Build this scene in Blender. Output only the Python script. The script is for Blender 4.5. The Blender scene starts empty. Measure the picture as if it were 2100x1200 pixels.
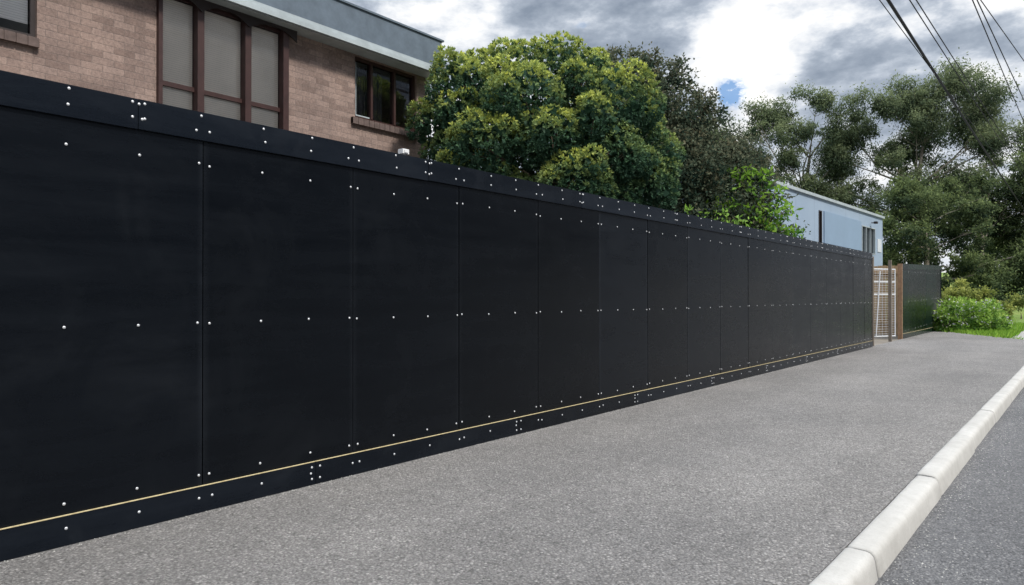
import bpy, math, random
import numpy as np
from mathutils import Vector, Matrix
random.seed(7); rng=np.random.default_rng(7)
S=bpy.context.scene
COL=S.collection
TH=math.radians(39.1); CT,ST=math.cos(TH),math.sin(TH)

# ---------------------------------------------------------------- helpers
def link(o):
    COL.objects.link(o); return o
def root(name,loc,label,cat,group=None,rotz=0):
    e=bpy.data.objects.new(name,None); e.empty_display_size=.2
    e.location=loc; e.rotation_euler=(0,0,rotz)
    e["label"]=label; e["category"]=cat
    if group: e["group"]=group
    return link(e)
def mobj(name,verts,faces,mat,parent=None,loc=(0,0,0),smooth=False,label=None,cat=None,kind=None,group=None):
    me=bpy.data.meshes.new(name); me.from_pydata([tuple(v) for v in verts],[],faces); me.update()
    if mat: me.materials.append(mat)
    if smooth: me.polygons.foreach_set("use_smooth",[len(p.vertices)==4 for p in me.polygons])
    o=bpy.data.objects.new(name,me); o.location=loc
    if parent: o.parent=parent
    if label:o["label"]=label
    if cat:o["category"]=cat
    if kind:o["kind"]=kind
    if group:o["group"]=group
    return link(o)
class G:
    def __init__(s): s.v=[]; s.f=[]
    def box(s,x0,x1,y0,y1,z0,z1):
        n=len(s.v)
        s.v+=[(x0,y0,z0),(x1,y0,z0),(x1,y1,z0),(x0,y1,z0),(x0,y0,z1),(x1,y0,z1),(x1,y1,z1),(x0,y1,z1)]
        s.f+=[(n,n+3,n+2,n+1),(n+4,n+5,n+6,n+7),(n,n+1,n+5,n+4),(n+1,n+2,n+6,n+5),(n+2,n+3,n+7,n+6),(n+3,n,n+4,n+7)]
        return s
    def tube(s,pts,rad,seg=7,cap=True):
        pts=[Vector(p) for p in pts]; n0=len(s.v)
        for i,p in enumerate(pts):
            t=(pts[min(i+1,len(pts)-1)]-pts[max(i-1,0)]).normalized()
            a=Vector((0,0,1)) if abs(t.z)<.9 else Vector((1,0,0))
            u=t.cross(a).normalized(); w=t.cross(u)
            r=rad[i] if hasattr(rad,'__len__') else rad
            for k in range(seg):
                an=2*math.pi*k/seg
                s.v.append(tuple(p+u*math.cos(an)*r+w*math.sin(an)*r))
        for i in range(len(pts)-1):
            for k in range(seg):
                a=n0+i*seg+k; b=n0+i*seg+(k+1)%seg
                s.f.append((a,b,b+seg,a+seg))
        if cap:
            s.f.append(tuple(n0+k for k in range(seg))[::-1]); e=n0+(len(pts)-1)*seg
            s.f.append(tuple(e+k for k in range(seg)))
        return s
    def sub(s,L): s.v=[(a-L[0],b-L[1],c-L[2]) for a,b,c in s.v]; return s
    def obj(s,name,mat,parent=None,**k): return mobj(name,s.v,s.f,mat,parent,**k)

# ---------------------------------------------------------------- materials
class M:
    def __init__(s,name,rough=.7,base=(.5,.5,.5),spec=.5,metal=0):
        s.m=bpy.data.materials.new(name); s.m.use_nodes=True
        s.t=s.m.node_tree; s.N=s.t.nodes; s.L=s.t.links
        s.b=s.N["Principled BSDF"]; s.out=s.N["Material Output"]
        s.b.inputs["Roughness"].default_value=rough; s.b.inputs["Base Color"].default_value=(*base,1)
        s.b.inputs["Specular IOR Level"].default_value=spec; s.b.inputs["Metallic"].default_value=metal
    def n(s,t,**k):
        x=s.N.new(t)
        for a,b in k.items():
            if hasattr(x,a): setattr(x,a,b)
        return x
    def l(s,a,b): s.L.new(a,b)
    def coord(s,out="Object",scale=(1,1,1)):
        c=s.n("ShaderNodeTexCoord"); mp=s.n("ShaderNodeMapping"); mp.inputs["Scale"].default_value=scale
        s.l(c.outputs[out],mp.inputs[0]); return mp.outputs[0]
    def noise(s,co,scale,detail=4,rough=.6,dist=0):
        x=s.n("ShaderNodeTexNoise"); x.inputs["Scale"].default_value=scale; x.inputs["Detail"].default_value=detail
        x.inputs["Roughness"].default_value=rough; x.inputs["Distortion"].default_value=dist
        s.l(co,x.inputs["Vector"]); return x.outputs["Fac"]
    def ramp(s,fac,stops):
        x=s.n("ShaderNodeValToRGB"); e=x.color_ramp.elements
        while len(e)<len(stops): e.new(.5)
        for i,(p,c) in enumerate(stops):
            e[i].position=p; e[i].color=(*c,1) if len(c)==3 else c
        s.l(fac,x.inputs[0]); return x.outputs[0]
    def mix(s,fac,a,b,mode='MIX'):
        x=s.n("ShaderNodeMix",data_type='RGBA',blend_type=mode)
        if isinstance(fac,(int,float)): x.inputs[0].default_value=fac
        else: s.l(fac,x.inputs[0])
        for i,v in ((6,a),(7,b)):
            if isinstance(v,tuple): x.inputs[i].default_value=(*v,1)
            else: s.l(v,x.inputs[i])
        return x.outputs[2]
    def math(s,op,a,b=0.,c=None):
        x=s.n("ShaderNodeMath",operation=op)
        for i,v in enumerate((a,b,c)):
            if v is None: continue
            if isinstance(v,(int,float)): x.inputs[i].default_value=v
            else: s.l(v,x.inputs[i])
        return x.outputs[0]
    def col(s,v): s.l(v,s.b.inputs["Base Color"]); return s
    def rough(s,v): s.l(v,s.b.inputs["Roughness"]); return s
    def bump(s,h,strength=.3,dist=.01):
        x=s.n("ShaderNodeBump"); x.inputs["Strength"].default_value=strength; x.inputs["Distance"].default_value=dist
        s.l(h,x.inputs["Height"]); s.l(x.outputs[0],s.b.inputs["Normal"]); return s

def g3(a): return (a,a,a)
def black_ply(name,seam=True,tone=1.0,tint=(1,1,1),spec=.25):
    m=M(name,.3,spec=spec); co=m.coord("Object"); 
    m.b.inputs["Specular Tint"].default_value=(.84,.91,1,1)
    oi=m.n("ShaderNodeObjectInfo")
    add=m.n("ShaderNodeVectorMath",operation='ADD'); m.l(co,add.inputs[0]); m.l(oi.outputs["Location"],add.inputs[1])
    w=add.outputs[0]
    mp=m.n("ShaderNodeMapping"); mp.inputs["Scale"].default_value=(1,.6,5); m.l(w,mp.inputs[0])
    n1=m.noise(mp.outputs[0],1.2,6,.65,.4)
    n2=m.noise(w,60,3)
    mp2=m.n("ShaderNodeMapping"); mp2.inputs["Scale"].default_value=(1,4,60); m.l(w,mp2.inputs[0])
    n3=m.noise(mp2.outputs[0],3,4)
    sm=m.noise(w,1.7,7,.7,.6)      # handling smudges
    tc=lambda a,b,c:(a*tone*tint[0],b*tone*tint[1],c*tone*tint[2])
    base=m.ramp(n1,[(.3,tc(.0004,.0009,.0020)),(.75,tc(.0026,.0036,.0055))])
    base=m.mix(m.math('MULTIPLY',n2,.2),base,tc(.005,.0065,.009))
    base=m.mix(m.math('MULTIPLY',m.ramp(sm,[(.5,g3(0)),(.75,g3(1))]),.2),base,tc(.013,.015,.018))
    if seam:
        sx=m.n("ShaderNodeSeparateXYZ"); m.l(co,sx.inputs[0])
        d2=m.math('ABSOLUTE',m.math('SUBTRACT',sx.outputs[1],.6))
        e=m.math('MULTIPLY',m.math('SUBTRACT',d2,.555),22.); e=m.math('MINIMUM',m.math('MAXIMUM',e,0.),1.)
        ng=m.noise(w,3.2,7,.8)
        e=m.math('MULTIPLY',e,m.ramp(ng,[(.4,g3(.2)),(.75,g3(.75))]))
        e=m.math('MULTIPLY',e,m.ramp(oi.outputs["Random"],[(0,g3(.35)),(1,g3(.9))]))
        base=m.mix(e,base,tc(.019,.022,.027))
    base=m.mix(1.,base,m.ramp(oi.outputs["Random"],[(0,g3(.65)),(1,g3(1.45))]),'MULTIPLY')
    m.col(base)
    r=m.mix(m.math('MULTIPLY',m.ramp(sm,[(.45,g3(0)),(.75,g3(1))]),.5),m.ramp(n1,[(.25,g3(.20)),(.8,g3(.33))]),(.42,.42,.42))
    rr=m.mix(1.,r,m.ramp(oi.outputs["Random"],[(0,g3(.9)),(1,g3(1.12))]),'MULTIPLY'); m.rough(rr)
    h=m.math('ADD',m.math('MULTIPLY',n2,.35),n3)
    m.bump(h,.25,.002)
    return m.m
PLY=black_ply("black_ply"); PLYT=black_ply("black_ply_trim",False,2.2); PLYG=black_ply("dark_green_ply",True,2.0,(.8,1.6,.8),.14)
m=M("raw_ply_edge",.7); m.col(m.ramp(m.noise(m.coord("Object",(1,6,1)),3,5),[(.3,(.42,.33,.17)),(.55,(.62,.52,.3)),(.75,(.25,.18,.09))])); EDGE=m.m
m=M("seam_shadow",.9,(.0006,.0006,.0006),0.); BLK=m.m
m=M("screw_metal",.35,(.66,.67,.69),.6,.35); SCREW=m.m
def asphalt(name,c0,c1,c2,sc=1.0):
    m=M(name,.92,spec=.2); co=m.coord("Object")
    big=m.noise(co,.45,5,.6); mid=m.noise(co,7,6,.8); fine=m.noise(co,80*sc,5,.85); wide=m.noise(m.coord("Object",(1,.3,1)),.9,5,.65)
    v=m.n("ShaderNodeTexVoronoi"); v.inputs["Scale"].default_value=68*sc; v.inputs["Randomness"].default_value=1; m.l(co,v.inputs["Vector"])
    base=m.ramp(fine,[(.36,c0),(.5,c1),(.66,c2)])
    sp=m.ramp(v.outputs["Color"],[(.0,g3(0)),(.70,g3(0)),(.87,g3(1))])
    base=m.mix(m.math('MULTIPLY',sp,.55),base,(c2[0]*1.5,c2[1]*1.48,c2[2]*1.45))
    spd=m.ramp(v.outputs["Color"],[(.12,g3(1)),(.25,g3(0))])
    base=m.mix(m.math('MULTIPLY',spd,.6),base,(c0[0]*.45,c0[1]*.45,c0[2]*.45))
    sp2=m.ramp(v.outputs["Distance"],[(.3,g3(0)),(.75,g3(1))])
    base=m.mix(m.math('MULTIPLY',sp2,.5),base,(c0[0]*.4,c0[1]*.4,c0[2]*.4))
    base=m.mix(m.math('MULTIPLY',m.ramp(mid,[(.4,g3(0)),(.66,g3(1))]),.45),base,c0)
    base=m.mix(1.0,base,m.ramp(big,[(.3,(.84,.84,.85)),(.7,(1.12,1.11,1.1))]),'MULTIPLY')
    base=m.mix(1.0,base,m.ramp(wide,[(.35,g3(.9)),(.65,g3(1.08))]),'MULTIPLY')
    m.col(base)
    h=m.math('ADD',m.math('MULTIPLY',v.outputs["Distance"],-1.2),m.math('MULTIPLY',fine,1.0))
    m.bump(h,1.,.009); return m.m
PAVE=asphalt("pavement_asphalt",(.165,.158,.152),(.30,.288,.276),(.435,.418,.402))
ROAD=asphalt("road_asphalt",(.105,.105,.108),(.20,.20,.203),(.31,.307,.307),1.1)
m=M("kerb_concrete",.88); co=m.coord(); n=m.noise(co,3,6,.7); n2=m.noise(co,90,4,.7)
b=m.ramp(n,[(.3,(.40,.385,.357)),(.6,(.49,.475,.445)),(.8,(.55,.532,.50))]); b=m.mix(m.math('MULTIPLY',m.ramp(n2,[(.5,g3(0)),(.7,g3(1))]),.3),b,(.28,.268,.248))
st=m.noise(m.coord("Object",(1,1,1)),9,7,.75); b=m.mix(m.math('MULTIPLY',m.ramp(st,[(.53,g3(0)),(.72,g3(1))]),.3),b,(.29,.27,.235))
m.col(b).bump(m.math('ADD',n2,m.math('MULTIPLY',n,2.)),.35,.006); KERB=m.m
m=M("dirt",.95); co=m.coord(); m.col(m.ramp(m.noise(co,1.2,8,.7),[(.3,(.12,.1,.08)),(.7,(.26,.23,.19))])).bump(m.noise(co,20,5),.6,.02); DIRT=m.m
m=M("grass_ground",.95); co=m.coord(); a=m.ramp(m.noise(co,.12,8,.7),[(.3,(.10,.18,.03)),(.55,(.22,.30,.06)),(.75,(.36,.37,.11))])
a=m.mix(m.math('MULTIPLY',m.noise(co,9,6,.8),.5),a,(.08,.15,.03))
sx=m.n("ShaderNodeSeparateXYZ"); m.l(co,sx.inputs[0]); far=m.math('GREATER_THAN',sx.outputs[0],11.)
a=m.mix(far,a,m.ramp(m.noise(co,.8,7,.7),[(.3,(.13,.125,.12)),(.7,(.24,.23,.21))]))  # unseen ground past the road, greyed to keep green out of hoarding reflections
m.col(a).bump(m.noise(co,12,6,.8),.8,.08); GRASS=m.m
m=M("concrete_path",.85); m.col(m.ramp(m.noise(m.coord(),6,6),[(.3,(.28,.27,.25)),(.7,(.38,.37,.35))])); CONC=m.m
# brick
m=M("tan_pink_brick",.9,spec=.2); co=m.n("ShaderNodeTexCoord"); sx=m.n("ShaderNodeSeparateXYZ"); m.l(co.outputs["Object"],sx.inputs[0])
cb=m.n("ShaderNodeCombineXYZ"); m.l(m.math('ADD',sx.outputs[1],sx.outputs[0]),cb.inputs[0]); m.l(sx.outputs[2],cb.inputs[1])
dn=m.noise(co.outputs["Object"],14,4,.7)
dv_=m.n("ShaderNodeVectorMath",operation='ADD'); m.l(cb.outputs[0],dv_.inputs[0])
dc=m.n("ShaderNodeCombineXYZ"); m.l(m.math('MULTIPLY',m.math('SUBTRACT',dn,.5),.024),dc.inputs[0]); m.l(m.math('MULTIPLY',m.math('SUBTRACT',dn,.5),.018),dc.inputs[1]); m.l(dc.outputs[0],dv_.inputs[1])
bt=m.n("ShaderNodeTexBrick"); m.l(dv_.outputs[0],bt.inputs["Vector"])
for k,v in (("Scale",1.),("Brick Width",.24),("Row Height",.083),("Mortar Size",.006),("Mortar Smooth",1.),("Bias",-.1)): bt.inputs[k].default_value=v
bt.inputs["Color1"].default_value=(.335,.248,.215,1); bt.inputs["Color2"].default_value=(.215,.155,.135,1); bt.inputs["Mortar"].default_value=(.21,.168,.15,1)
n=m.noise(co.outputs["Object"],1.5,7,.7); nf=m.noise(co.outputs["Object"],30,7,.85); nv=m.noise(m.coord("Object",(1,3,.4)),1.6,6,.7)
b=m.mix(1.,bt.outputs["Color"],m.ramp(n,[(.3,(.72,.73,.75)),(.7,(1.22,1.2,1.17))]),'MULTIPLY')
b=m.mix(1.,b,m.ramp(nf,[(.3,g3(.56)),(.7,g3(1.42))]),'MULTIPLY')
b=m.mix(m.math('MULTIPLY',m.ramp(nv,[(.5,g3(0)),(.75,g3(1))]),.3),b,(.15,.125,.115))
m.col(b).bump(m.math('ADD',m.math('MULTIPLY',bt.outputs["Fac"],-1.2),nf),.45,.005); BRICK=m.m
def plain(name,c,r=.6,var=.15,sc=4,spec=.4,metal=0,bs=.1):
    m=M(name,r,spec=spec,metal=metal); n=m.noise(m.coord(),sc,6,.7)
    m.col(m.ramp(n,[(.3,tuple(x*(1-var) for x in c)),(.7,tuple(x*(1+var) for x in c))])).bump(n,bs,.01); return m.m
FASC=plain("blue_grey_fascia",(.115,.148,.185),.6,.2); GUTT=plain("pale_gutter",(.40,.45,.47),.5,.15)
MAROON=plain("dark_brown_timber",(.050,.024,.022),.45,.25,8); DARKW=plain("dark_valance",(.03,.022,.022),.6)
SILL=plain("brick_sill",(.13,.095,.085),.85,.3,12)
CURT=plain("dark_curtain",(.05,.05,.06),.9,.4,9)
STEELW=plain("galvanised_steel",(.66,.68,.70),.5,.1,6,.5,.0)
m=M("orange_timber",.8); m.col(m.ramp(m.noise(m.coord("Object",(9,9,.6)),2,6),[(.3,(.36,.225,.115)),(.55,(.50,.34,.19)),(.75,(.58,.43,.27))])); TIMB=m.m
RUST=plain("brown_post",(.28,.17,.10),.8,.3,9)
WHITE=plain("white_plastic",(.75,.75,.75),.4,.05); PALE=plain("pale_sign",(.6,.64,.68),.5,.08)
WIRE=plain("black_cable",(.015,.016,.018),.6); POLE=plain("grey_timber_pole",(.18,.15,.12),.85,.3,6)
m=M("blue_cladding",.5); co=m.coord(); sx=m.n("ShaderNodeSeparateXYZ"); m.l(co,sx.inputs[0])
fr=m.math('FRACT',m.math('MULTIPLY',sx.outputs[1],1/2.4)); ln=m.math('LESS_THAN',fr,.012)
b=m.ramp(m.noise(co,.5,5),[(.3,(.29,.375,.48)),(.7,(.34,.425,.53))]); m.col(m.mix(ln,b,(.2,.26,.34))); CLAD=m.m
BLUEP=plain("blue_panel",(.25,.345,.46),.45,.05,1)
def blind(name,c,horizontal=True,pitch=.028):
    m=M(name,.6); co=m.coord(); sx=m.n("ShaderNodeSeparateXYZ"); m.l(co,sx.inputs[0])
    f=m.math('FRACT',m.math('MULTIPLY',sx.outputs[2 if horizontal else 1],1/pitch))
    b=m.ramp(f,[(0,tuple(x*.65 for x in c)),(.25,c),(.8,c),(1,tuple(x*.8 for x in c))])
    b=m.mix(1.,b,m.ramp(m.noise(co,1.3,4),[(.3,g3(.85)),(.7,g3(1.05))]),'MULTIPLY')
    m.col(b).bump(f,.4,.008); return m.m
BLIND=blind("beige_blind",(.93,.86,.77)); BLINDW=blind("white_blind",(.93,.93,.93))
m=M("window_glass",.03); g=m.n("ShaderNodeBsdfGlossy"); g.inputs["Roughness"].default_value=.03; g.inputs["Color"].default_value=(.6,.63,.66,1)
t=m.n("ShaderNodeBsdfTransparent"); t.inputs[0].default_value=(.98,.975,.97,1); fr=m.n("ShaderNodeFresnel"); fr.inputs[0].default_value=1.35
mx=m.n("ShaderNodeMixShader"); m.l(fr.outputs[0],mx.inputs[0]); m.l(t.outputs[0],mx.inputs[1]); m.l(g.outputs[0],mx.inputs[2]); m.l(mx.outputs[0],m.out.inputs[0]); GLASS=m.m
DGLASS=plain("dark_glass",(.012,.016,.02),.08,.2,2,.8,0,0)
def bark(name,c0,c1):
    m=M(name,.9); n=m.noise(m.coord("Object",(3,3,.8)),4,7,.7); m.col(m.ramp(n,[(.3,c0),(.7,c1)])).bump(n,.7,.03); return m.m
BARKD=bark("dark_bark",(.06,.045,.032),(.17,.125,.09)); BARKG=bark("gum_bark",(.20,.165,.13),(.42,.37,.31))
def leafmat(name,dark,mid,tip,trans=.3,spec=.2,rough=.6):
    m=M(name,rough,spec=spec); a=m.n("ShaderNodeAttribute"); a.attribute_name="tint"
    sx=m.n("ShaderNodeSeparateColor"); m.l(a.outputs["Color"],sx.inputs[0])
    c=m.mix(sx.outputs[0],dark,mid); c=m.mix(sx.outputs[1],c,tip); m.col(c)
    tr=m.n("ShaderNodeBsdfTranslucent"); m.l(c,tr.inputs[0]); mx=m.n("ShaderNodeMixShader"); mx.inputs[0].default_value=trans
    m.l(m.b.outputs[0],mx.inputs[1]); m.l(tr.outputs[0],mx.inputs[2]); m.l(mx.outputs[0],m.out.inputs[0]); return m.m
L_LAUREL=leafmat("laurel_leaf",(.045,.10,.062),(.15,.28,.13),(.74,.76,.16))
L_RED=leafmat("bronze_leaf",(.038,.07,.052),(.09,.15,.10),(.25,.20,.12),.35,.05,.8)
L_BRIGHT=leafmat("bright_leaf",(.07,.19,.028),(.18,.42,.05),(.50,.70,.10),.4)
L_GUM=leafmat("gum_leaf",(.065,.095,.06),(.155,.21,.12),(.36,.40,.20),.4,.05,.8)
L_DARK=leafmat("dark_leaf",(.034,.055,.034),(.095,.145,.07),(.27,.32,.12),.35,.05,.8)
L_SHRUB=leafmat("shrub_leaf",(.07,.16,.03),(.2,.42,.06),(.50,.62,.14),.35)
L_YEL=leafmat("olive_leaf",(.09,.13,.03),(.26,.31,.08),(.55,.55,.15),.35)
L_FLOW=leafmat("lilac_petal",(.5,.45,.6),(.75,.72,.8),(.85,.85,.85),.3)
L_GRASS=leafmat("grass_blade",(.08,.19,.02),(.2,.42,.04),(.45,.62,.1),.35)

# ---------------------------------------------------------------- foliage
def npmesh(name,V,F,tint,mat,parent=None,loc=(0,0,0),**k):
    me=bpy.data.meshes.new(name); nv=len(V); nf=len(F); fs=F.shape[1]
    me.vertices.add(nv); me.vertices.foreach_set("co",V.astype(np.float32).ravel())
    me.loops.add(nf*fs); me.loops.foreach_set("vertex_index",F.astype(np.int32).ravel())
    me.polygons.add(nf); me.polygons.foreach_set("loop_start",np.arange(0,nf*fs,fs,dtype=np.int32))
    me.update(calc_edges=True)
    at=me.attributes.new("tint",'FLOAT_COLOR','POINT')
    c=np.ones((nv,4),np.float32); c[:,:2]=tint; c[:,2]=0; at.data.foreach_set("color",c.ravel())
    me.materials.append(mat); me.validate()
    o=bpy.data.objects.new(name,me); o.location=loc
    if parent:o.parent=parent
    for a,b in k.items(): o[a]=b
    return link(o)
def unit(v): return v/np.maximum(np.linalg.norm(v,axis=1,keepdims=True),1e-9)
def rdir(n): return unit(rng.normal(size=(n,3)))
def leaves(C,D,ln,wd,tint):
    n=len(C); R=rdir(n); side=unit(np.cross(D,R)); nrm=np.cross(side,D)
    ln=np.asarray(ln).reshape(-1,1)*rng.uniform(.7,1.25,(n,1)); wd=np.asarray(wd).reshape(-1,1)*rng.uniform(.75,1.2,(n,1))
    a=C; b=C+D*ln*.5+side*wd*.5-nrm*ln*.06; c=C+D*ln-nrm*ln*.15; d=C+D*ln*.5-side*wd*.5-nrm*ln*.06
    V=np.stack([a,b,c,d],1).reshape(-1,3); F=np.arange(4*n).reshape(n,4)
    return V,F,np.repeat(tint,4,axis=0)
def merge(parts):
    V=[];F=[];T=[];o=0
    for v,f,t in parts: V.append(v);F.append(f+o);T.append(t);o+=len(v)
    return np.concatenate(V),np.concatenate(F),np.concatenate(T)
def rosette_crown(lobes,dens=120,leaf=(.085,.03),per=7,tipbias=.75,sub=11,subr=.40):
    parts=[]
    allc=[(np.array(l[:3]),l[3]) for l in lobes]
    for li,lb in enumerate(lobes):
        c=np.array(lb[:3]); r=lb[3]; tip=lb[4] if len(lb)>4 else 1.
        sd=rdir(sub); 
        cen=[c]+[c+d*r*rng.uniform(.6,.85)*np.array([1,1,.95]) for d in sd]; rad=[r*.80]+[r*subr*rng.uniform(.5,1.15) for _ in sd]
        for cc,rr in zip(cen,rad):
            n=int(dens*4*math.pi*rr*rr)+3
            d=rdir(n); P=cc+d*rr*rng.uniform(.85,1.10,(n,1))
            keep=np.ones(n,bool)
            for c2,r2 in zip(cen,rad):
                if c2 is cc: continue
                keep&=np.linalg.norm(P-c2,axis=1)>r2*.82
            for lj,(c2,r2) in enumerate(allc):
                if lj!=li: keep&=np.linalg.norm(P-c2,axis=1)>r2*.72
            P=P[keep]; n=len(P)
            if n==0: continue
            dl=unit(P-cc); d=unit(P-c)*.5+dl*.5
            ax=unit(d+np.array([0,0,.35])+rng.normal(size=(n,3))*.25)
            up=np.clip(d[:,2]*1.25+.18,0,1)*tip  # young growth and top light both put into the yellow tint
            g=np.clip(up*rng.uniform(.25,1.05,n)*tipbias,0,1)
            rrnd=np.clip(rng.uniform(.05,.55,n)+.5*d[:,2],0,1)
            for k in range(per):
                D=unit(ax*rng.uniform(.5,1.1,(n,1))+rdir(n)*.8)
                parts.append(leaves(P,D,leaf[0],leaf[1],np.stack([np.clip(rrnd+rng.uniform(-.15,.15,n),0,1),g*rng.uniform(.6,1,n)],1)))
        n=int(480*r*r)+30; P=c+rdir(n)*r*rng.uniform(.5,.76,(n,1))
        parts.append(leaves(P,rdir(n),leaf[0]*2.2,leaf[1]*4,np.stack([np.zeros(n),np.zeros(n)],1)))  # inner leaves darkest, shade inside the crown put into their tint
    return merge(parts)
def loose_crown(lobes,dens,leaf,tip=.5,flat=1.,clump=8,hang=0.,cs=.16,split=0):
    parts=[]
    if split:
        L=[]
        for lb in lobes:
            c=np.array(lb[:3]); r=lb[3]
            for _ in range(split):
                o=rdir(1)[0]*r*rng.uniform(.2,1.0)*np.array([1.15,1,.9]); L.append((*(c+o),r*rng.uniform(.28,.62)))
        lobes=L
    for lb in lobes:
        c=np.array(lb[:3]); r=lb[3]
        nc=max(4,int(dens*r*r)); d=rdir(nc); cc=c+d*r*(rng.uniform(.1,1.25,(nc,1))**.7)*np.array([1,1,flat])
        cr=max(r,.3)*cs*rng.uniform(.5,1.6,(nc,1)); cb=rng.uniform(-.25,.25,nc)
        for k in range(clump):
            o=rng.normal(size=(nc,3))*cr*np.array([1,1,.8]); P=cc+o
            D=unit(d*.5+rdir(nc)+np.array([0,0,-hang]))
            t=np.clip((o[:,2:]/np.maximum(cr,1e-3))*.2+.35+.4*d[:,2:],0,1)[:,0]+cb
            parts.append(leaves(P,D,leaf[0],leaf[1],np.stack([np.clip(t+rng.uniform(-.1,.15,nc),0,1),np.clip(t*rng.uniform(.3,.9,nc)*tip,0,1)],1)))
    return merge(parts)
def limbs(lobes,forks,r0,top_r=.02,twigs=3,base=(0,0,0)):
    g=G(); forks=[Vector(f) for f in forks]
    pts=[Vector(base)]+forks; rad=[r0]+[r0*(1-.75*(i+1)/len(forks)) for i in range(len(forks))]
    g.tube([pts[0]-Vector((0,0,.2))]+pts,[r0*1.35]+rad,10)
    for lb in lobes:
        c=Vector(lb[:3]); 
        cand=[i for i,f in enumerate(forks) if f.z<c.z-.15*(c.z)] or [0]
        i=min(cand,key=lambda i:(forks[i]-c).length); f=forks[i]; rr=rad[i+1]*.6
        mid=f.lerp(c,.5)+Vector((random.uniform(-.1,.1),random.uniform(-.1,.1),random.uniform(-.08,.05)))*(c-f).length
        g.tube([f,f.lerp(mid,.5)+Vector((0,0,.03)),mid,c],[rr,rr*.75,rr*.5,rr*.22],6)
        for _ in range(twigs):
            d=Vector(rdir(1)[0]); d.z=abs(d.z)*.6; e=c+d*lb[3]*.8
            g.tube([mid.lerp(c,.5),mid.lerp(e,.6)+Vector((0,0,.05)),e],[rr*.3,rr*.2,rr*.08],4,False)
    return g
def tree(name,loc,label,cat,lobes,forks,r0,crown,leafm,barkm,group=None,rot=TH,twigs=3):
    e=root(name,loc,label,cat,group,rot)
    g=limbs(lobes,forks,r0,twigs=twigs); g.obj("trunk",barkm,e,smooth=True)
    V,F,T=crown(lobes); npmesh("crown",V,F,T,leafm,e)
    return e

# ---------------------------------------------------------------- ground
def hY(y): 
    t=min(max((y-40)/70,0),1); t=t*t*(3-2*t); return -.13+5.0*t
ys=[-60+2*i for i in range(0,100)]+[140+10*i for i in range(0,60)]
xs=[-400,-300,-200,-140,-100,-80]+[-60+4*i for i in range(0,16)]+[3.0,12.0]+[16+4*i for i in range(0,12)]+[70,90,130,200,300,400]
V=[];F=[]
for y in ys:
    for x in xs:
        z=hY(y)
        if y>50 and (x<2 or x>13): z+= (math.sin(x*.21)+math.sin(y*.17+x*.05))*.35*min((y-50)/30,1)
        V.append((x,y,z))
nx=len(xs)
for j in range(len(ys)-1):
    for i in range(nx-1): a=j*nx+i; F.append((a,a+1,a+nx+1,a+nx))
mobj("ground",V,F,GRASS,kind="structure",smooth=True)
ry=[y for y in ys if y<=300]; V=[];F=[]
for y in ry: V+=[(3.45,y,hY(y)+.006),(11.5,y,hY(y)+.006)]
for j in range(len(ry)-1): F.append((2*j,2*j+1,2*j+3,2*j+2))
mobj("road",V,F,ROAD,kind="structure")
kx=lambda y:3.331+.01301*y      # inner edge of kerb
edge=[(kx(-14),-14),(kx(26.6),26.6),(2.75,28.1),(1.6,30.2),(.4,32.0),(-.05,34.5),(-.05,-14)]
n=len(edge); V=[(x,y,0) for x,y in edge]+[(x,y,-.3) for x,y in edge]
F=[tuple(range(n))]+[(i,i+n,(i+1)%n+n,(i+1)%n) for i in range(n)]
mobj("pavement",V,F,PAVE,kind="structure")
G().box(-30,-.05,-14,60,-.3,-.012).obj("yard_ground",DIRT,kind="structure")
g=G(); L=1.99; y=4.14-5*L; prof=[(0,-.3),(0,.002),(.005,.012),(.016,.018),(.035,.020),(.110,.018),(.132,.011),(.146,-.004),(.153,-.024),(.157,-.05),(.170,-.135),(.170,-.3)]
while y<26.5:
    y1=min(y+L-.018,26.6); dx=random.uniform(-.010,.010); dz=random.uniform(-.007,.007); n0=len(g.v)
    stn=[y,y+.015]+[y+.02+(y1-y-.04)*k/9 for k in range(1,9)]+[y1-.015,y1]
    for q,yy in enumerate(stn):
        s=.009 if q in(0,len(stn)-1) else random.uniform(-.0015,.0015)
        for (px,pz) in prof: g.v.append((kx(yy)+px+dx+(s if px<.08 else -s),yy,pz+dz-(s if pz>-.1 else 0)))
    P=len(prof)
    for q in range(len(stn)-1):
        for k in range(P-1):
            a=n0+q*P+k; g.f.append((a,a+P,a+P+1,a+1))
    g.f.append(tuple(n0+k for k in range(P))); e=n0+(len(stn)-1)*P; g.f.append(tuple(e+k for k in range(P))[::-1])
    y+=L
o=g.obj("kerb",KERB,kind="structure",smooth=True)
mobj("footpath",[(2.6,28.6,-.06),(3.7,27.0,-.06),(3.75,60,hY(60)+.03),(2.5,60,hY(60)+.03),(3.75,40,-.06),(2.5,40,-.06)],[(0,1,4,5),(5,4,2,3)],CONC,kind="structure")
n=13000; P=np.stack([rng.uniform(-.0,3.4,n),rng.uniform(28.2,42,n),np.full(n,-.12)],1)
ok=(P[:,1]>32.2-1.6*P[:,0]+rng.uniform(-.1,.5,n))&~((P[:,0]>2.6)&(P[:,1]>28.4)); P=P[ok]; n=len(P)
D=unit(np.stack([rng.normal(0,.4,n),rng.normal(0,.4,n),np.ones(n)],1))
V,F,T=leaves(P,D,.26,.045,np.stack([rng.uniform(0,1,n),rng.uniform(0,.6,n)],1)); npmesh("grass",V,F,T,L_GRASS,kind="stuff",label="long green grass on the verge")
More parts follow.
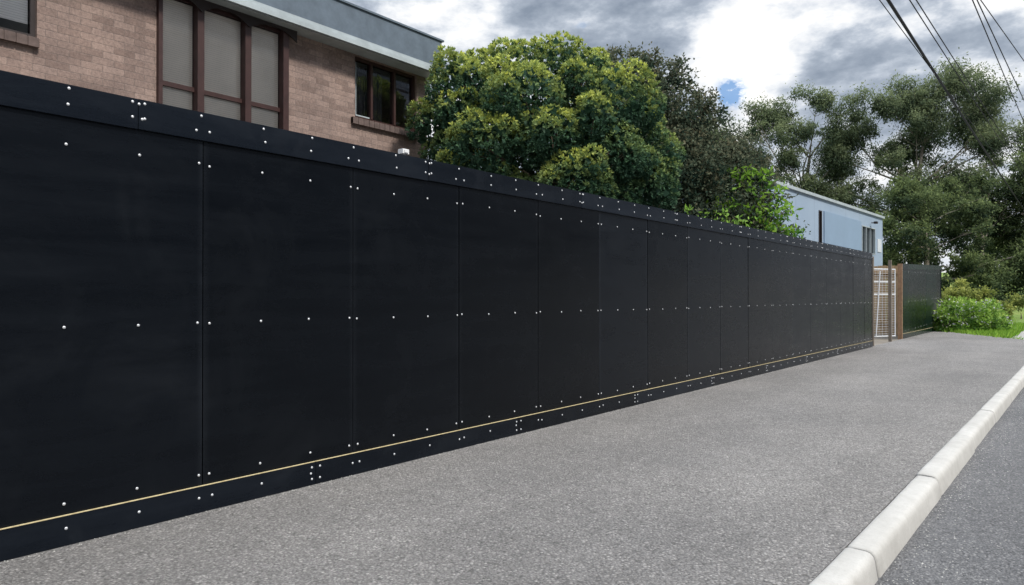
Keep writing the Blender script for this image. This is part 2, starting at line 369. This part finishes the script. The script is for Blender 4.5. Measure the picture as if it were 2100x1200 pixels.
def grit(name,N,fx,mat,label):
    V=[];F=[]
    for _ in range(N):
        x,y,z=fx(); r=random.uniform(.002,.006); n0=len(V)
        for dx,dy,dz in ((1,0,0),(0,1,0),(-1,0,0),(0,-1,0),(0,0,.8)): V.append((x+dx*r*random.uniform(.7,1.3),y+dy*r*random.uniform(.7,1.3),z+dz*r))
        F+=[(n0+k,n0+(k+1)%4,n0+4) for k in range(4)]
    mobj(name,V,F,mat,kind="stuff",label=label)
GRIT=plain("pale_stone",(.42,.41,.38),.9,.4,30)
def fx():
    y=random.uniform(1,16)
    if random.random()<.45: return (kx(y)+.18+abs(random.gauss(0,.25)),y,-.124)
    if random.random()<.45: return (abs(random.gauss(0,.05))+.02,y,0)
    return (kx(y)-abs(random.gauss(0,.35)),y,0)
grit("gravel",3500,fx,GRIT,"loose pale grit on the asphalt")

# ---------------------------------------------------------------- hoarding
H=2.57
def dome(r=.0088,h=.005):
    V=[];F=[];seg=8
    for (rr,xx) in ((r,0),(r,.0015),(r*.7,h*.8)):
        for k in range(seg): a=2*math.pi*k/seg; V.append((xx,rr*math.cos(a),rr*math.sin(a)))
    V.append((h,0,0))
    for i in range(2):
        for k in range(seg): F.append((i*seg+k,i*seg+(k+1)%seg,(i+1)*seg+(k+1)%seg,(i+1)*seg+k))
    for k in range(seg): F.append((2*seg+k,2*seg+(k+1)%seg,3*seg))
    return V,F
dv,df=dome()
me_s=bpy.data.meshes.new("screw"); me_s.from_pydata(dv,[],df); me_s.materials.append(SCREW); me_s.polygons.foreach_set("use_smooth",[True]*len(me_s.polygons))
def add_screws(pos,parent,limit=100):
    pos=sorted(pos,key=lambda p:p[1])
    pos=[p for p in pos if p[1]>1.0 or parent.name!="hoarding_fence"]
    first=pos[:limit]; rest=pos[limit:]
    for p in first:
        o=bpy.data.objects.new("screw",me_s); o.location=p; o.parent=parent; link(o)
    if rest:
        V=[];F=[]
        for p in rest:
            n=len(V); V+=[(a+p[0],b+p[1],c+p[2]) for a,b,c in dv]; F+=[tuple(i+n for i in f) for f in df]
        mobj("screws",V,F,SCREW,parent,kind="stuff",smooth=True)
fence=root("hoarding_fence",(0,0,0),"long black plywood hoarding with silver screws beside asphalt pavement","fence")
seam0=2.232; END=21.06
scr=[]
jit=lambda s=.006: random.uniform(-s,s)
k=-4
while True:
    y0=seam0+1.2*k; 
    if y0>=END-.05: break
    w=min(1.2,END-y0)
    px=jit(.0012)
    gap=random.uniform(.005,.0075)+ (max(k,0)*.0007)
    g=G().box(-.017,0,0.0005,w-gap,0,2.4)
    o=g.obj("panel",PLY,fence,loc=(px,y0,.155)); o.rotation_euler=(0,jit(.0012),jit(.0025))
    cols=[.035,.41,.80,1.165] if w>1.1 else [.035,w/2,w-.03]
    for z in (2.235,1.216,.235):
        for c in cols: scr.append((px+.004,y0+c+jit(.008),z+jit(.007)))
    k+=1
G().box(-.024,-.021,-2.5,END,.01,2.5).obj("seam_shade_sheet",BLK,fence)  # near-black sheet standing in for the shade in the panel gaps
def boards(y0,name,z0,z1,x0,x1,L=2.4):
    y=y0
    while y<END-.01:
        ye=min(y+L,END)
        dz=jit(.003)
        G().box(0,x1-x0,0,ye-y-.004,0,z1-z0).obj(name,PLYT,fence,loc=(x0+jit(.001),y,z0+dz))
        y+=L
boards(1.82-4.8,"top_trim",2.39,H,.006,.023)
boards(3.075-4.8,"skirting_board",0.0,.163,.006,.023)
y=3.075-4.8
while y<END:
    ye=min(y+2.4,END); G().box(.0065,.0225,0,ye-y-.004,0,.003).obj("ply_edge",EDGE,fence,loc=(0,y,.1665),label="raw unpainted plywood edge"); y+=2.4
G().box(-.08,.006,-2.6,END,H-.045,H-.003).obj("top_rail",PLYT,fence)
G().box(-.09,.0,END-.002,END+.015,0,H).obj("end_return",PLYT,fence)
for kk in range(-2,10):
    G().box(-.11,-.025,0,.09,0,2.5).obj("post",POLE,fence,loc=(0,seam0+2.4*kk-.045,0))
for kk in range(-2,16):
    y0=seam0+1.2*kk
    for c,z in ((-.02,2.545),(.03,2.447),(.41,2.543),(.42,2.45),(.8,2.543),(.8,2.45),(1.14,2.447)):
        if y0+c<END-.05: scr.append((.023,y0+c+jit(.01),z+jit(.006)))
    for c in (-.03,.04,.41,.8):
        if y0+c<END-.05: scr.append((.023,y0+c+jit(.01),.092+jit(.006)))
for kk in range(0,9):
    for d in(-.035,.035):
        for z in (2.545,2.455): scr.append((.023,1.82+2.4*kk+d,z)) if 1.82+2.4*kk<END else None
        for z in (.13,.045): scr.append((.023,3.075+2.4*kk+d,z)) if 3.075+2.4*kk<END else None
add_screws(scr,fence)
lp=root("security_sensor",(-.03,3.98,H-.003),"small white sensor box on top of the black hoarding","sensor")
g=G().box(-.03,.03,-.035,.035,.02,.06); g.box(-.012,.012,-.012,.012,0,.02); g.box(.03,.04,-.02,.02,.028,.05); g.obj("housing",WHITE,lp)

# second hoarding beyond gate
f2=root("hoarding_fence",(-.06,25.6,0),"short dark green plywood hoarding beyond the wire gate","fence")
sc2=[]
for k in range(7):
    y=1.2*k; zt=2.43+.03*k
    G().box(-.017,0,0,1.196,.0,zt-.16+.02).obj("panel",PLYG,f2,loc=(jit(.003),y,.14))
    for z in (2.2,1.2,.25):
        for c in(.035,.6,1.165): sc2.append((.004,y+c,z+.02*k))
g=G(); n=0
g.v=[(0.005,0,2.27),(.021,0,2.27),(.021,8.4,2.49),(.005,8.4,2.49),(0.005,0,2.45),(.021,0,2.45),(.021,8.4,2.67),(.005,8.4,2.67)]
g.f=[(0,3,2,1),(4,5,6,7),(0,1,5,4),(1,2,6,5),(2,3,7,6),(3,0,4,7)]
g.obj("top_trim",PLYG,f2)
G().box(.005,.021,0,8.4,0,.16).obj("skirting_board",PLYG,f2)
G().box(.0055,.0205,0,8.4,.16,.165).obj("ply_edge",EDGE,f2)
G().box(-.10,.03,-.10,-.01,-.1,2.45).obj("post",RUST,f2,label="brown timber end post")
G().box(-.5,.02,8.4,8.42,-.1,2.66).obj("end_return",PLYG,f2)
add_screws(sc2,f2)
# gate
gx,gy=-.22,25.42; ang=math.atan2(-1.2,-.62)
gate=root("wire_gate",(gx,gy,0),"galvanised wire mesh site gate standing ajar beside hoarding","gate",rotz=ang)
W=3.4
g=G()
for a in (0,W): g.tube([(a,0,.08),(a,0,2.28)],.018,8)
for z in (.1,1.45,1.85,2.26): g.tube([(0,0,z),(W,0,z)],.02,8)
g.tube([(1.0,0,.1),(1.0,0,2.26)],.018,8)
g.obj("frame",STEELW,gate)
g=G(); 
for i in range(1,23): g.tube([(i*.15,.012,.1),(i*.15,.012,2.26)],.0034,4,False)
for i in range(1,28): g.tube([(0,.02,.1+i*.078),(W,.02,.1+i*.078)],.0034,4,False)
g.obj("mesh_infill",STEELW,gate)
G().tube([(.72,.03,2.2),(.95,.06,.1)],.016,8).obj("brace",STEELW,gate)
tf=root("timber_fence",(-6,28,0),"orange timber paling fence behind the wire gate","fence")
g=G(); x=0
while x<5.6:
    g.box(x,x+.13,jit(.004),.02,0,2.5+jit(.015)); x+=.14
g.obj("paling",TIMB,tf)
g=G(); g.box(0,5.7,-.045,-.006,2.2,2.29); g.box(0,5.7,-.045,-.006,.4,.49); g.obj("rail",TIMB,tf)

# ---------------------------------------------------------------- brick building
WX=-4.65
bb=root("brick_building",(WX,0,0),"two-storey pink brick building with blue-grey roof fascia","building")
ops=[(.9,2.68,4.27,5.28),(3.98,5.87,2.9,5.28),(7.10,8.45,4.27,5.28)]
YS=sorted({-3,8.70}|{o[0] for o in ops}|{o[1] for o in ops}); ZS=[-.1,2.9,4.27,5.28,5.45]
g=G()
for i in range(len(YS)-1):
    for j in range(len(ZS)-1):
        yc=(YS[i]+YS[i+1])/2; zc=(ZS[j]+ZS[j+1])/2
        if any(o[0]<yc<o[1] and o[2]<zc<o[3] for o in ops): continue
        g.box(-.24,0,YS[i],YS[i+1],ZS[j],ZS[j+1])
g.box(-8,-.24,8.46,8.70,-.1,5.45); g.box(-8,-.24,-3,-2.76,-.1,5.45); g.box(-8.24,-8,-3,8.70,-.1,5.45)
g.obj("wall",BRICK,bb)
G().box(-8.5,.285,-3.3,8.75,5.295,5.34).obj("soffit",GUTT,bb)
rf=G().box(-8.5,.30,-3.3,8.77,5.36,5.90).box(-8.55,.325,-3.35,8.81,5.90,5.93).obj("roof",FASC,bb)
G().box(.301,.34,-3.3,8.75,5.30,5.37).box(.301,.315,-3.3,8.75,5.372,5.43).obj("gutter",GUTT,rf)
def window(y0,y1,z0,z1,mull,trans,matf,sill=True,label=None,proud=0.0,fw=.05,mw=.05,recess=0):
    w=G(); X0,X1=-.13+recess,-.05+recess
    w.box(X0,X1,y0,y0+fw,z0,z1); w.box(X0,X1,y1-fw,y1,z0,z1); w.box(X0,X1,y0+fw,y1-fw,z0,z0+fw); w.box(X0,X1,y0+fw,y1-fw,z1-fw,z1)
    e=G().box(-.095+recess,-.09+recess,y0+.01,y1-.01,z0+.01,z1-.01).obj("window",GLASS,bb)
    if label: e["label"]=label
    for my in mull: w.box(X0-.002,X1+proud,my-mw/2,my+mw/2,z0+fw,z1-fw)
    for tz in trans: w.box(X0+.01,X1-.01,y0+fw,y1-fw,tz-.03,tz+.03)
    w.obj("frame",matf,e)
    if sill:
        s=G(); n=int((y1-y0+.16)/.11); 
        for i in range(n): s.box(-.05,.06,y0-.08+i*.11,y0-.08+i*.11+.1,z0-.11,z0-.005)
        s.box(-.05,.05,y0-.08,y0-.08+n*.11,z0-.105,z0-.012)
        s.obj("sill",SILL,e)
    return e
w1=window(.9,2.68,4.27,5.28,[1.75],[],DARKW)
w2=window(3.98,5.87,2.9,5.28,[],[4.11],MAROON,False,recess=.06)
w3=window(7.10,8.45,4.27,5.28,[7.48,7.98],[],MAROON,True,None,.01,.05,.045)
G().box(-.085,-.07,7.16,7.455,4.33,4.35).box(-.085,-.07,7.16,7.18,4.35,5.2).obj("sash",GUTT,w3)
G().box(-.115,-.105,.96,2.62,4.44,5.22).obj("blind",BLINDW,w1)
for (a,b) in ((4.04,4.46),(4.57,5.14),(5.24,5.73)):
    G().box(-.046,-.036,a,b,2.97,5.22).obj("blind",BLIND,w2)
g=G()
for i in range(14):
    y=7.15+i*.05; g.tube([(-.22+.02*math.sin(i*2.1),y,4.3),(-.22,y,5.2)],.03,6)
g.obj("curtain",CURT,w3)
g=G()
for y in (4.515,5.19,5.785): g.box(-.15,.09,y-.045,y+.045,2.86,5.285)
g.box(-.05,.06,3.985,4.035,2.86,5.285)
g.obj("mullion",MAROON,w2)
g=G(); ya,yb=3.9,5.95; N=60; bays=[3.9,4.515,5.19,5.95]; pts=[]
for i in range(N+1):
    y=ya+(yb-ya)*i/N
    for a,b in zip(bays,bays[1:]):
        if a<=y<=b+1e-6: u=(y-a)/(b-a)
    pts.append((y,5.292-.035-.13*abs(2*u-1)**2.2))
for i,(y,z) in enumerate(pts):
    for x in (.095,.115): g.v+= [(x,y,z),(x,y,5.294)]
for i in range(N):
    a=4*i; b=a+4
    g.f+=[(a+2,b+2,b+3,a+3),(b,a,a+1,b+1),(a,b,b+2,a+2)]
g.obj("valance",DARKW,w2)

# ---------------------------------------------------------------- blue building
ba=-math.atan(.0396)
bl=root("portable_building",(-4.5,45.5,0),"long pale blue clad building with flat white roof edge","building",rotz=ba)
T=21.6; BH=5.95
g=G(); ops=[(-4.33,-1.69,3.75,5.25),(-11.4,-11.0,3.8,5.4)]
YS=sorted({-T,0}|{o[0] for o in ops}|{o[1] for o in ops}); ZS=[-.2,3.75,3.8,5.25,5.4,BH]
for i in range(len(YS)-1):
    for j in range(len(ZS)-1):
        yc=(YS[i]+YS[i+1])/2; zc=(ZS[j]+ZS[j+1])/2
        if any(o[0]<yc<o[1] and o[2]<zc<o[3] for o in ops): continue
        g.box(-.15,0,YS[i],YS[i+1],ZS[j],ZS[j+1])
g.box(-6,-.15,-.15,0,-.2,BH); g.box(-6,-.15,-T,-T+.15,-.2,BH); g.box(-6,-5.85,-T+.15,-.15,-.2,BH)
g.obj("wall",CLAD,bl)
G().box(-6.1,.10,-T-.1,.1,BH,BH+.13).obj("roof",GUTT,bl)
for o in ops:
    e=G().box(-.1,-.08,o[0],o[1],o[2],o[3]).obj("window",DGLASS,bl)
    w=G(); 
    ms=[o[0],o[1]-.05]+([o[0]+(o[1]-o[0])*q-.04 for q in(.33,.66)] if o[1]-o[0]>1 else [])
    for a in ms: w.box(-.079,.03,a,a+.06,o[2],o[3])
    w.box(-.0785,.02,o[0],o[1],o[2]+.001,o[2]+.05); w.box(-.0785,.02,o[0],o[1],o[3]-.05,o[3]-.001)
    w.obj("frame",GUTT if o[1]-o[0]>1 else DARKW,e)
G().box(.003,.05,-10.7,-4.6,3.85,5.42).obj("shade_panel",BLUEP,bl)
G().box(.003,.03,-1.2,-.35,3.95,4.7).obj("notice_board",PALE,bl)
g=G(); 
for i in range(8): g.tube([(.6,-11+i*.5,2.6),(.6,-11+i*.5,3.55)],.02,5)
g.tube([(.6,-11,3.55),(.6,-7.4,3.55)],.03,6); g.box(0.003,.7,-11.1,-7.3,2.5,2.6); g.obj("railing",DARKW,bl)
g=G().tube([(.05,-2.6,5.5),(.25,-2.6,5.5)],.03,6); g.box(.2,.36,-2.72,-2.48,5.44,5.56); g.obj("wall_lamp",DARKW,bl)

# ---------------------------------------------------------------- trees
lob=[(-1.49,-.1,5.02,.62),(-1.9,.1,4.43,.48),(-1.75,.0,3.8,.5,.5),(-1.2,.2,5.3,.5),(-.52,.2,5.38,.58),(.15,.1,5.42,.52),(.7,.1,5.25,.5),
(-.38,-.6,4.62,.72),(-1.05,-.75,3.85,.64),(-.9,-.6,3.25,.5,.6),(.02,-.85,4.0,.55),(.36,-.95,3.3,.55),(1.08,-.35,4.68,.68),(1.0,-.55,3.85,.6,.5),
(1.55,.1,4.4,.5),(1.95,.2,3.95,.46,.6),(1.7,0,3.3,.5,.35),(1.15,-.2,3.2,.5,.2),(1.95,.1,3.5,.36,.5),(-.4,-.7,3.0,.45,.4),
(-.9,1.0,4.6,.8),(.5,1.0,4.6,.85),(-1.3,.8,3.6,.7),(.3,.2,4.0,.9,.2),(1.3,1.0,4.0,.7),(-1.6,.1,3.1,.5,.3),(.0,.8,3.2,.7,.2),(-1.55,-.4,4.5,.42),(.55,-.4,5.0,.36),
(-1.5,-.5,3.5,.4),(.7,-.9,4.25,.38),(.75,-.8,3.0,.4,.4),(1.45,-.4,3.7,.35,.5)]
lob=[(l[0]*.96,l[1],l[2]*.965+.0,l[3]*.97)+tuple(l[4:]) for l in lob]
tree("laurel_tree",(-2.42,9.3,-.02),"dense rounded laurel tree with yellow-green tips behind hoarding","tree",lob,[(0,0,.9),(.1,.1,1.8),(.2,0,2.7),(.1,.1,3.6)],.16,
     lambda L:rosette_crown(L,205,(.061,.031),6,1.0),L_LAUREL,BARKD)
lob2=[(-1.3,0,6.6,.75),(-.6,.3,6.8,.65),(-.1,0,6.2,.8),(-1.2,-.3,5.6,.8),(.3,0,5.6,.8),(.9,.2,5.2,.65),(1.2,0,4.5,.8),(.4,-.4,4.5,.8),(1.0,-.3,3.7,.85),(1.8,.1,4.2,.65),(-.3,-.1,5.0,.85),(.3,0,3.4,.85),(-.8,.2,4.2,.9),(-.5,0,7.15,.35),(-1.4,0,7.1,.4),(-.4,0,3.0,.8),(1.7,0,3.1,.75),(.9,0,5.9,.5),(1.7,.1,4.9,.55),(.2,0,6.8,.4),(.8,-.4,2.7,.8),(2.4,.2,3.6,.6),(2.6,.3,2.9,.6),(1.9,0,2.4,.7),(2.3,.2,4.5,.4)]
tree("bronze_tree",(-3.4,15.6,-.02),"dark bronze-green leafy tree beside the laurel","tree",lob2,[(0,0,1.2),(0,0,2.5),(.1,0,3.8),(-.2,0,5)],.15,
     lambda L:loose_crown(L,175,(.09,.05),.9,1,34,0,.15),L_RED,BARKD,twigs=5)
lob3=[(-.3,0,3.95,.42),(.15,0,4.1,.32),(.5,0,3.85,.32),(-.5,0,3.45,.42),(-.1,0,3.4,.42),(.35,-.1,3.3,.4),(.8,0,3.05,.3),(-.4,0,2.9,.45),(.1,0,2.7,.45),(.7,0,3.4,.25),(-.35,0,4.3,.22),(.95,0,2.8,.25),(-.9,0,3.0,.4),(-1.3,0,2.75,.4),(-.8,0,3.4,.3)]
tree("fruit_tree",(-1.55,16.48,-.02),"young fruit tree with bright green leaves behind hoarding","tree",lob3,[(0,0,.8),(0,0,1.6),(0,0,2.4),(.0,0,3.2)],.06,
     lambda L:loose_crown(L,85,(.16,.07),1.,1,8),L_BRIGHT,BARKD)
lob4=[(-.7,0,2.5,.45),(0,0,2.7,.45),(.7,0,2.65,.45),(1.3,0,2.5,.45),(-1.3,0,2.3,.4)]
tree("leafy_shrub",(-1.9,13.6,-.02),"mid-green leafy shrub rising above the hoarding","shrub",lob4,[(0,0,.6),(0,0,1.2),(0,0,2)],.05,
     lambda L:loose_crown(L,170,(.11,.055),.5,1,12),L_SHRUB,BARKD)
def jl(L,r,j=2): return [(a+random.uniform(-.5,.5),random.uniform(-j,j),z+random.uniform(-.4,.4),r*random.uniform(.6,1.25)) for a,z in L]
gumc=lambda L:loose_crown(L,27,(.23,.09),.9,.95,32,.8,.30,7)
def gum(loc,L,r,label,h):
    tree("gum_tree",loc,label,"tree",jl(L,r),[(0,0,h*.22),(.3,0,h*.34),(.2,.2,h*.5),(.6,0,h*.7)],.46,gumc,L_GUM,BARKG,"tall gum trees beyond the buildings",twigs=4)
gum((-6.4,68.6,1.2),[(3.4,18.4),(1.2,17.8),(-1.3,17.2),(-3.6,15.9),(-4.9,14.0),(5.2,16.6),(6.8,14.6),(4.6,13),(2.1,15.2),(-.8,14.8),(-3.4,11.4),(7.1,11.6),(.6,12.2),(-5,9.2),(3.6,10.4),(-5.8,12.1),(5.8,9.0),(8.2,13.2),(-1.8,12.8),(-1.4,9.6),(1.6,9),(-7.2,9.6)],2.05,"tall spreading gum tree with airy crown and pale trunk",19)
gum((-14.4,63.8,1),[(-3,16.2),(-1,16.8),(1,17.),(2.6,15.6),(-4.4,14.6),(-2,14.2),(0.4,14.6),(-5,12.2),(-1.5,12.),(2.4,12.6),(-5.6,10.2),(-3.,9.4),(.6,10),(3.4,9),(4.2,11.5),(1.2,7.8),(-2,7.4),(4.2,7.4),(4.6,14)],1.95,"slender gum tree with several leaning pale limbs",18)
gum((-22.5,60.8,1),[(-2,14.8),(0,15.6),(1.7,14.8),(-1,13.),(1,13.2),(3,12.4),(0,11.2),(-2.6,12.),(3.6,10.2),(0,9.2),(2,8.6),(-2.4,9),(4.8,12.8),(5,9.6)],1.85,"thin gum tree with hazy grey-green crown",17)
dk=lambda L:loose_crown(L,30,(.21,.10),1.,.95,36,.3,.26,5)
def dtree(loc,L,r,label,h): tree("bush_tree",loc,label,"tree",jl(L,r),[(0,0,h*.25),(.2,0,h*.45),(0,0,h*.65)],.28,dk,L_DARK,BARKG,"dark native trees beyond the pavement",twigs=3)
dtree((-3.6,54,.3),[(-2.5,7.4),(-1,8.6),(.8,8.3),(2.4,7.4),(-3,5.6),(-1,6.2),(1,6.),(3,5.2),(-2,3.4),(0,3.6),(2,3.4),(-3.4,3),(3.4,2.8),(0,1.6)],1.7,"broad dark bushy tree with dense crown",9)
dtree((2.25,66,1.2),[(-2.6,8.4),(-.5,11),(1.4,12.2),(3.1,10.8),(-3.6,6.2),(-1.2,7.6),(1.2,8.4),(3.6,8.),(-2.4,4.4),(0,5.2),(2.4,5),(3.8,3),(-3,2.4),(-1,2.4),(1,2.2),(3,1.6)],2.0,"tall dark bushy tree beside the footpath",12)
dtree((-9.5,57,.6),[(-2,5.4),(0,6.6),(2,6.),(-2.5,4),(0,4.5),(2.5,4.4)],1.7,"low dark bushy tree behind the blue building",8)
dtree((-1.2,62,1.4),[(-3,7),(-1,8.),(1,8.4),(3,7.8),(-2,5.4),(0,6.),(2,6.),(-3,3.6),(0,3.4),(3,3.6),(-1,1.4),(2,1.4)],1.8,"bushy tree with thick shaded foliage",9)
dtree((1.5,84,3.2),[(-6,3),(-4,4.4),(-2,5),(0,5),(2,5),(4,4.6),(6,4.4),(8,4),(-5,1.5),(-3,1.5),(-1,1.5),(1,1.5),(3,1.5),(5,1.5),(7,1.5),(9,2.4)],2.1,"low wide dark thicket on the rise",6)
def ssh(loc,L,r,label,mat,n=60,lf=(.17,.08)):
    tree("verge_shrub",loc,label,"shrub",[(a,random.uniform(-.6,.6),z,r*random.uniform(.8,1.2)) for a,z in L],[(0,0,.2),(0,0,.4)],.05,lambda L:loose_crown(L,n,lf,.9,.8,22,0,.2,3),mat,BARKD,"green shrubs on the verge")
ssh((-.6,46,0),[(-1.6,.9),(-.6,1.5),(.5,.9),(1.6,1.0)],.8,"olive green shrub below dark trees",L_YEL,110)
ssh((1.9,49,0),[(-1.0,.6),(.2,.8)],.7,"yellow-green shrub beside the footpath",L_YEL,110)
ssh((.3,38.5,-.1),[(-.9,.5),(0,.9),(.8,.4),],.6,"mid-green shrub on the grass verge",L_SHRUB,110)
L=[]
for i in range(26):
    a=random.uniform(-1.3,1.2); hh=(1.4-.5*abs(a))*random.uniform(.25,1.1)
    L.append((a,random.uniform(-.5,.4),max(hh,.15),random.uniform(.18,.33)))
fs=tree("flowering_shrub",(1.2,32.7,-.12),"leafy green shrub with small pale lilac flowers on verge","shrub",L,[(0,0,.2),(0,0,.4)],.03,lambda L:loose_crown(L,300,(.15,.05),1.,1.25,12,-.5,.25),L_SHRUB,BARKD)
parts=[]
for lb in L:
    n=10; d=rdir(n); d[:,2]=abs(d[:,2]); P=np.array(lb[:3])+d*lb[3]*1.15
    for k in range(5): parts.append(leaves(P,unit(rdir(n)+d*.5),.05,.045,np.stack([rng.uniform(0,1,n),rng.uniform(0,1,n)],1)))
V,F,Tt=merge(parts); npmesh("flowers",V,F,Tt,L_FLOW,fs,kind="stuff")

# ---------------------------------------------------------------- overhead wires
def wire(p,q,r,sag=.0):
    p=Vector(p);q=Vector(q); d=(q-p)/(q.y-p.y); a=p+d*(-14-p.y); b=p+d*(63-p.y)
    pts=[]
    for i in range(41):
        t=i/40; v=a.lerp(b,t); v.z-=sag*4*t*(1-t)-sag*.9; pts.append(v)
    g=G().tube(pts,r,5); g.sub(a); 
    o=g.obj("power_line",WIRE,loc=a,smooth=True); o["label"]="thick black overhead cable above the pavement" if r>.02 else "thin dark overhead wire above the pavement"; o["category"]="cable"; o["group"]="overhead wires along the road"
wire((1.43,16,7.4),(1.45,40,7.4),.034,.15)
wire((1.30,16,7.4),(1.75,34,7.25),.010,.1)
wire((1.72,16,7.5),(2.05,30,7.4),.012,.2)
wire((1.82,16,7.5),(2.20,30,7.4),.012,.1)
wire((2.73,17.1,7.5),(2.95,30,7.5),.012,.2)
wire((2.80,17.1,7.5),(3.12,27,7.5),.012,.1)
wire((2.86,17.2,7.5),(3.30,22,7.5),.010,.1)
pl=root("power_pole",(4.2,63,hY(63)),"weathered timber power pole with crossarm beside the road","pole")
G().tube([(0,0,-.3),(0,0,9.2-hY(63))],[.17,.12],12).obj("shaft",POLE,pl,smooth=True)
G().box(-3,3.8,-.06,.06,7.36-hY(63),7.48-hY(63)).obj("crossarm",POLE,pl)

# ---------------------------------------------------------------- camera, light, sky
cam=bpy.data.cameras.new("camera"); co=bpy.data.objects.new("camera",cam); link(co)
cam.sensor_width=36; cam.lens=24.46; cam.clip_end=3000; cam.clip_start=.05
co.location=(4.385,0,1.385); co.rotation_euler=(math.radians(90.32),0,TH); S.camera=co
el=math.radians(50); az=math.radians(95)
sd=Vector((math.sin(az)*math.cos(el),math.cos(az)*math.cos(el),math.sin(el)))
sl=bpy.data.lights.new("sun",'SUN'); sl.energy=3.6; sl.angle=math.radians(7); sl.color=(1,.95,.87)
so=bpy.data.objects.new("sun",sl); so.rotation_euler=sd.to_track_quat('Z','Y').to_euler(); link(so)
W=bpy.data.worlds.new("World"); S.world=W; W.use_nodes=True; nt=W.node_tree; N=nt.nodes; Lk=nt.links
bg=N["Background"]; bg.inputs[1].default_value=.1
class WM(M):
    def __init__(s): s.t=nt; s.N=N; s.L=Lk
w=WM()
sky=w.n("ShaderNodeTexSky",sky_type='NISHITA'); sky.sun_disc=False; sky.sun_elevation=el; sky.sun_rotation=az
tc=w.n("ShaderNodeTexCoord"); sx=w.n("ShaderNodeSeparateXYZ"); Lk.new(tc.outputs["Generated"],sx.inputs[0])
mp=w.n("ShaderNodeMapping"); mp.inputs["Scale"].default_value=(1,1,2.0); mp.inputs["Location"].default_value=(4.3,1.7,.6); w.l(tc.outputs["Generated"],mp.inputs[0])
cv=mp.outputs[0]
n1=w.noise(cv,8.5,11,.59); n2=w.noise(cv,3.2,6,.5)
nn=w.math('ADD',w.math('MULTIPLY',n1,.74),w.math('MULTIPLY',n2,.26))
nn=w.math('SUBTRACT',nn,.030)
def glow(d,p,a):
    d=Vector(d).normalized(); v=w.n("ShaderNodeVectorMath",operation='DOT_PRODUCT'); w.l(tc.outputs["Generated"],v.inputs[0]); v.inputs[1].default_value=d
    return w.math('MULTIPLY',w.math('POWER',w.math('MAXIMUM',v.outputs["Value"],0.),p),a)
for d,p,a in (((-.317,.895,.312),330,.16),((-.66,.65,.381),260,.14),((-.262,.894,.361),900,.07),((-.02,.97,.14),40,.05),((-.47,.80,.37),260,-.04),((-.21,.93,.30),260,-.06),((-.42,.87,.2),160,.03)):
    nn=w.math('ADD',nn,glow(d,p,a))
cl=w.ramp(nn,[(.37,(2.6,3.15,4.0)),(.45,(3.9,4.5,5.4)),(.495,(5.4,6.0,6.9)),(.54,(8.0,8.4,9.0)),(.62,(11.5,11.4,11.2)),(.70,(14,13.8,13.3))])
up=w.math('ADD',w.math('MULTIPLY',w.math('MAXIMUM',w.math('SUBTRACT',sx.outputs[2],.45),0.),4.8),1.)  # unseen sky overhead brightened to add light on the scene
low_dim=w.math('MULTIPLY',w.math('MINIMUM',w.math('MAXIMUM',w.math('MULTIPLY',sx.outputs[0],2.),0.),1.),w.math('MAXIMUM',w.math('SUBTRACT',1.,w.math('MULTIPLY',w.math('MAXIMUM',sx.outputs[2],0.),2.0)),0.))  # added dimming of unseen low sky, to darken hoarding reflections
up=w.math('MULTIPLY',up,w.math('SUBTRACT',1.,w.math('MULTIPLY',low_dim,.86)))
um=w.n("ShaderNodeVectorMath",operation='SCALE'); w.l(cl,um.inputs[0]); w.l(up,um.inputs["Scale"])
n3=w.noise(cv,5.5,6,.55); blue=w.ramp(n3,[(.66,g3(0)),(.70,g3(1))])
bp=w.math('MULTIPLY',glow((-.355,.895,.269),7000,1.8),w.ramp(w.noise(cv,30,5,.65),[(.40,g3(0)),(.56,g3(1))]))
bf=w.math('MINIMUM',w.math('ADD',w.math('MULTIPLY',blue,.35),bp),.9)
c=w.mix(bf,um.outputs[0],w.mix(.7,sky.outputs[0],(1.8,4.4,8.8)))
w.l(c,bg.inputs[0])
S.view_settings.view_transform='Standard'; S.view_settings.look='None'; S.view_settings.exposure=0
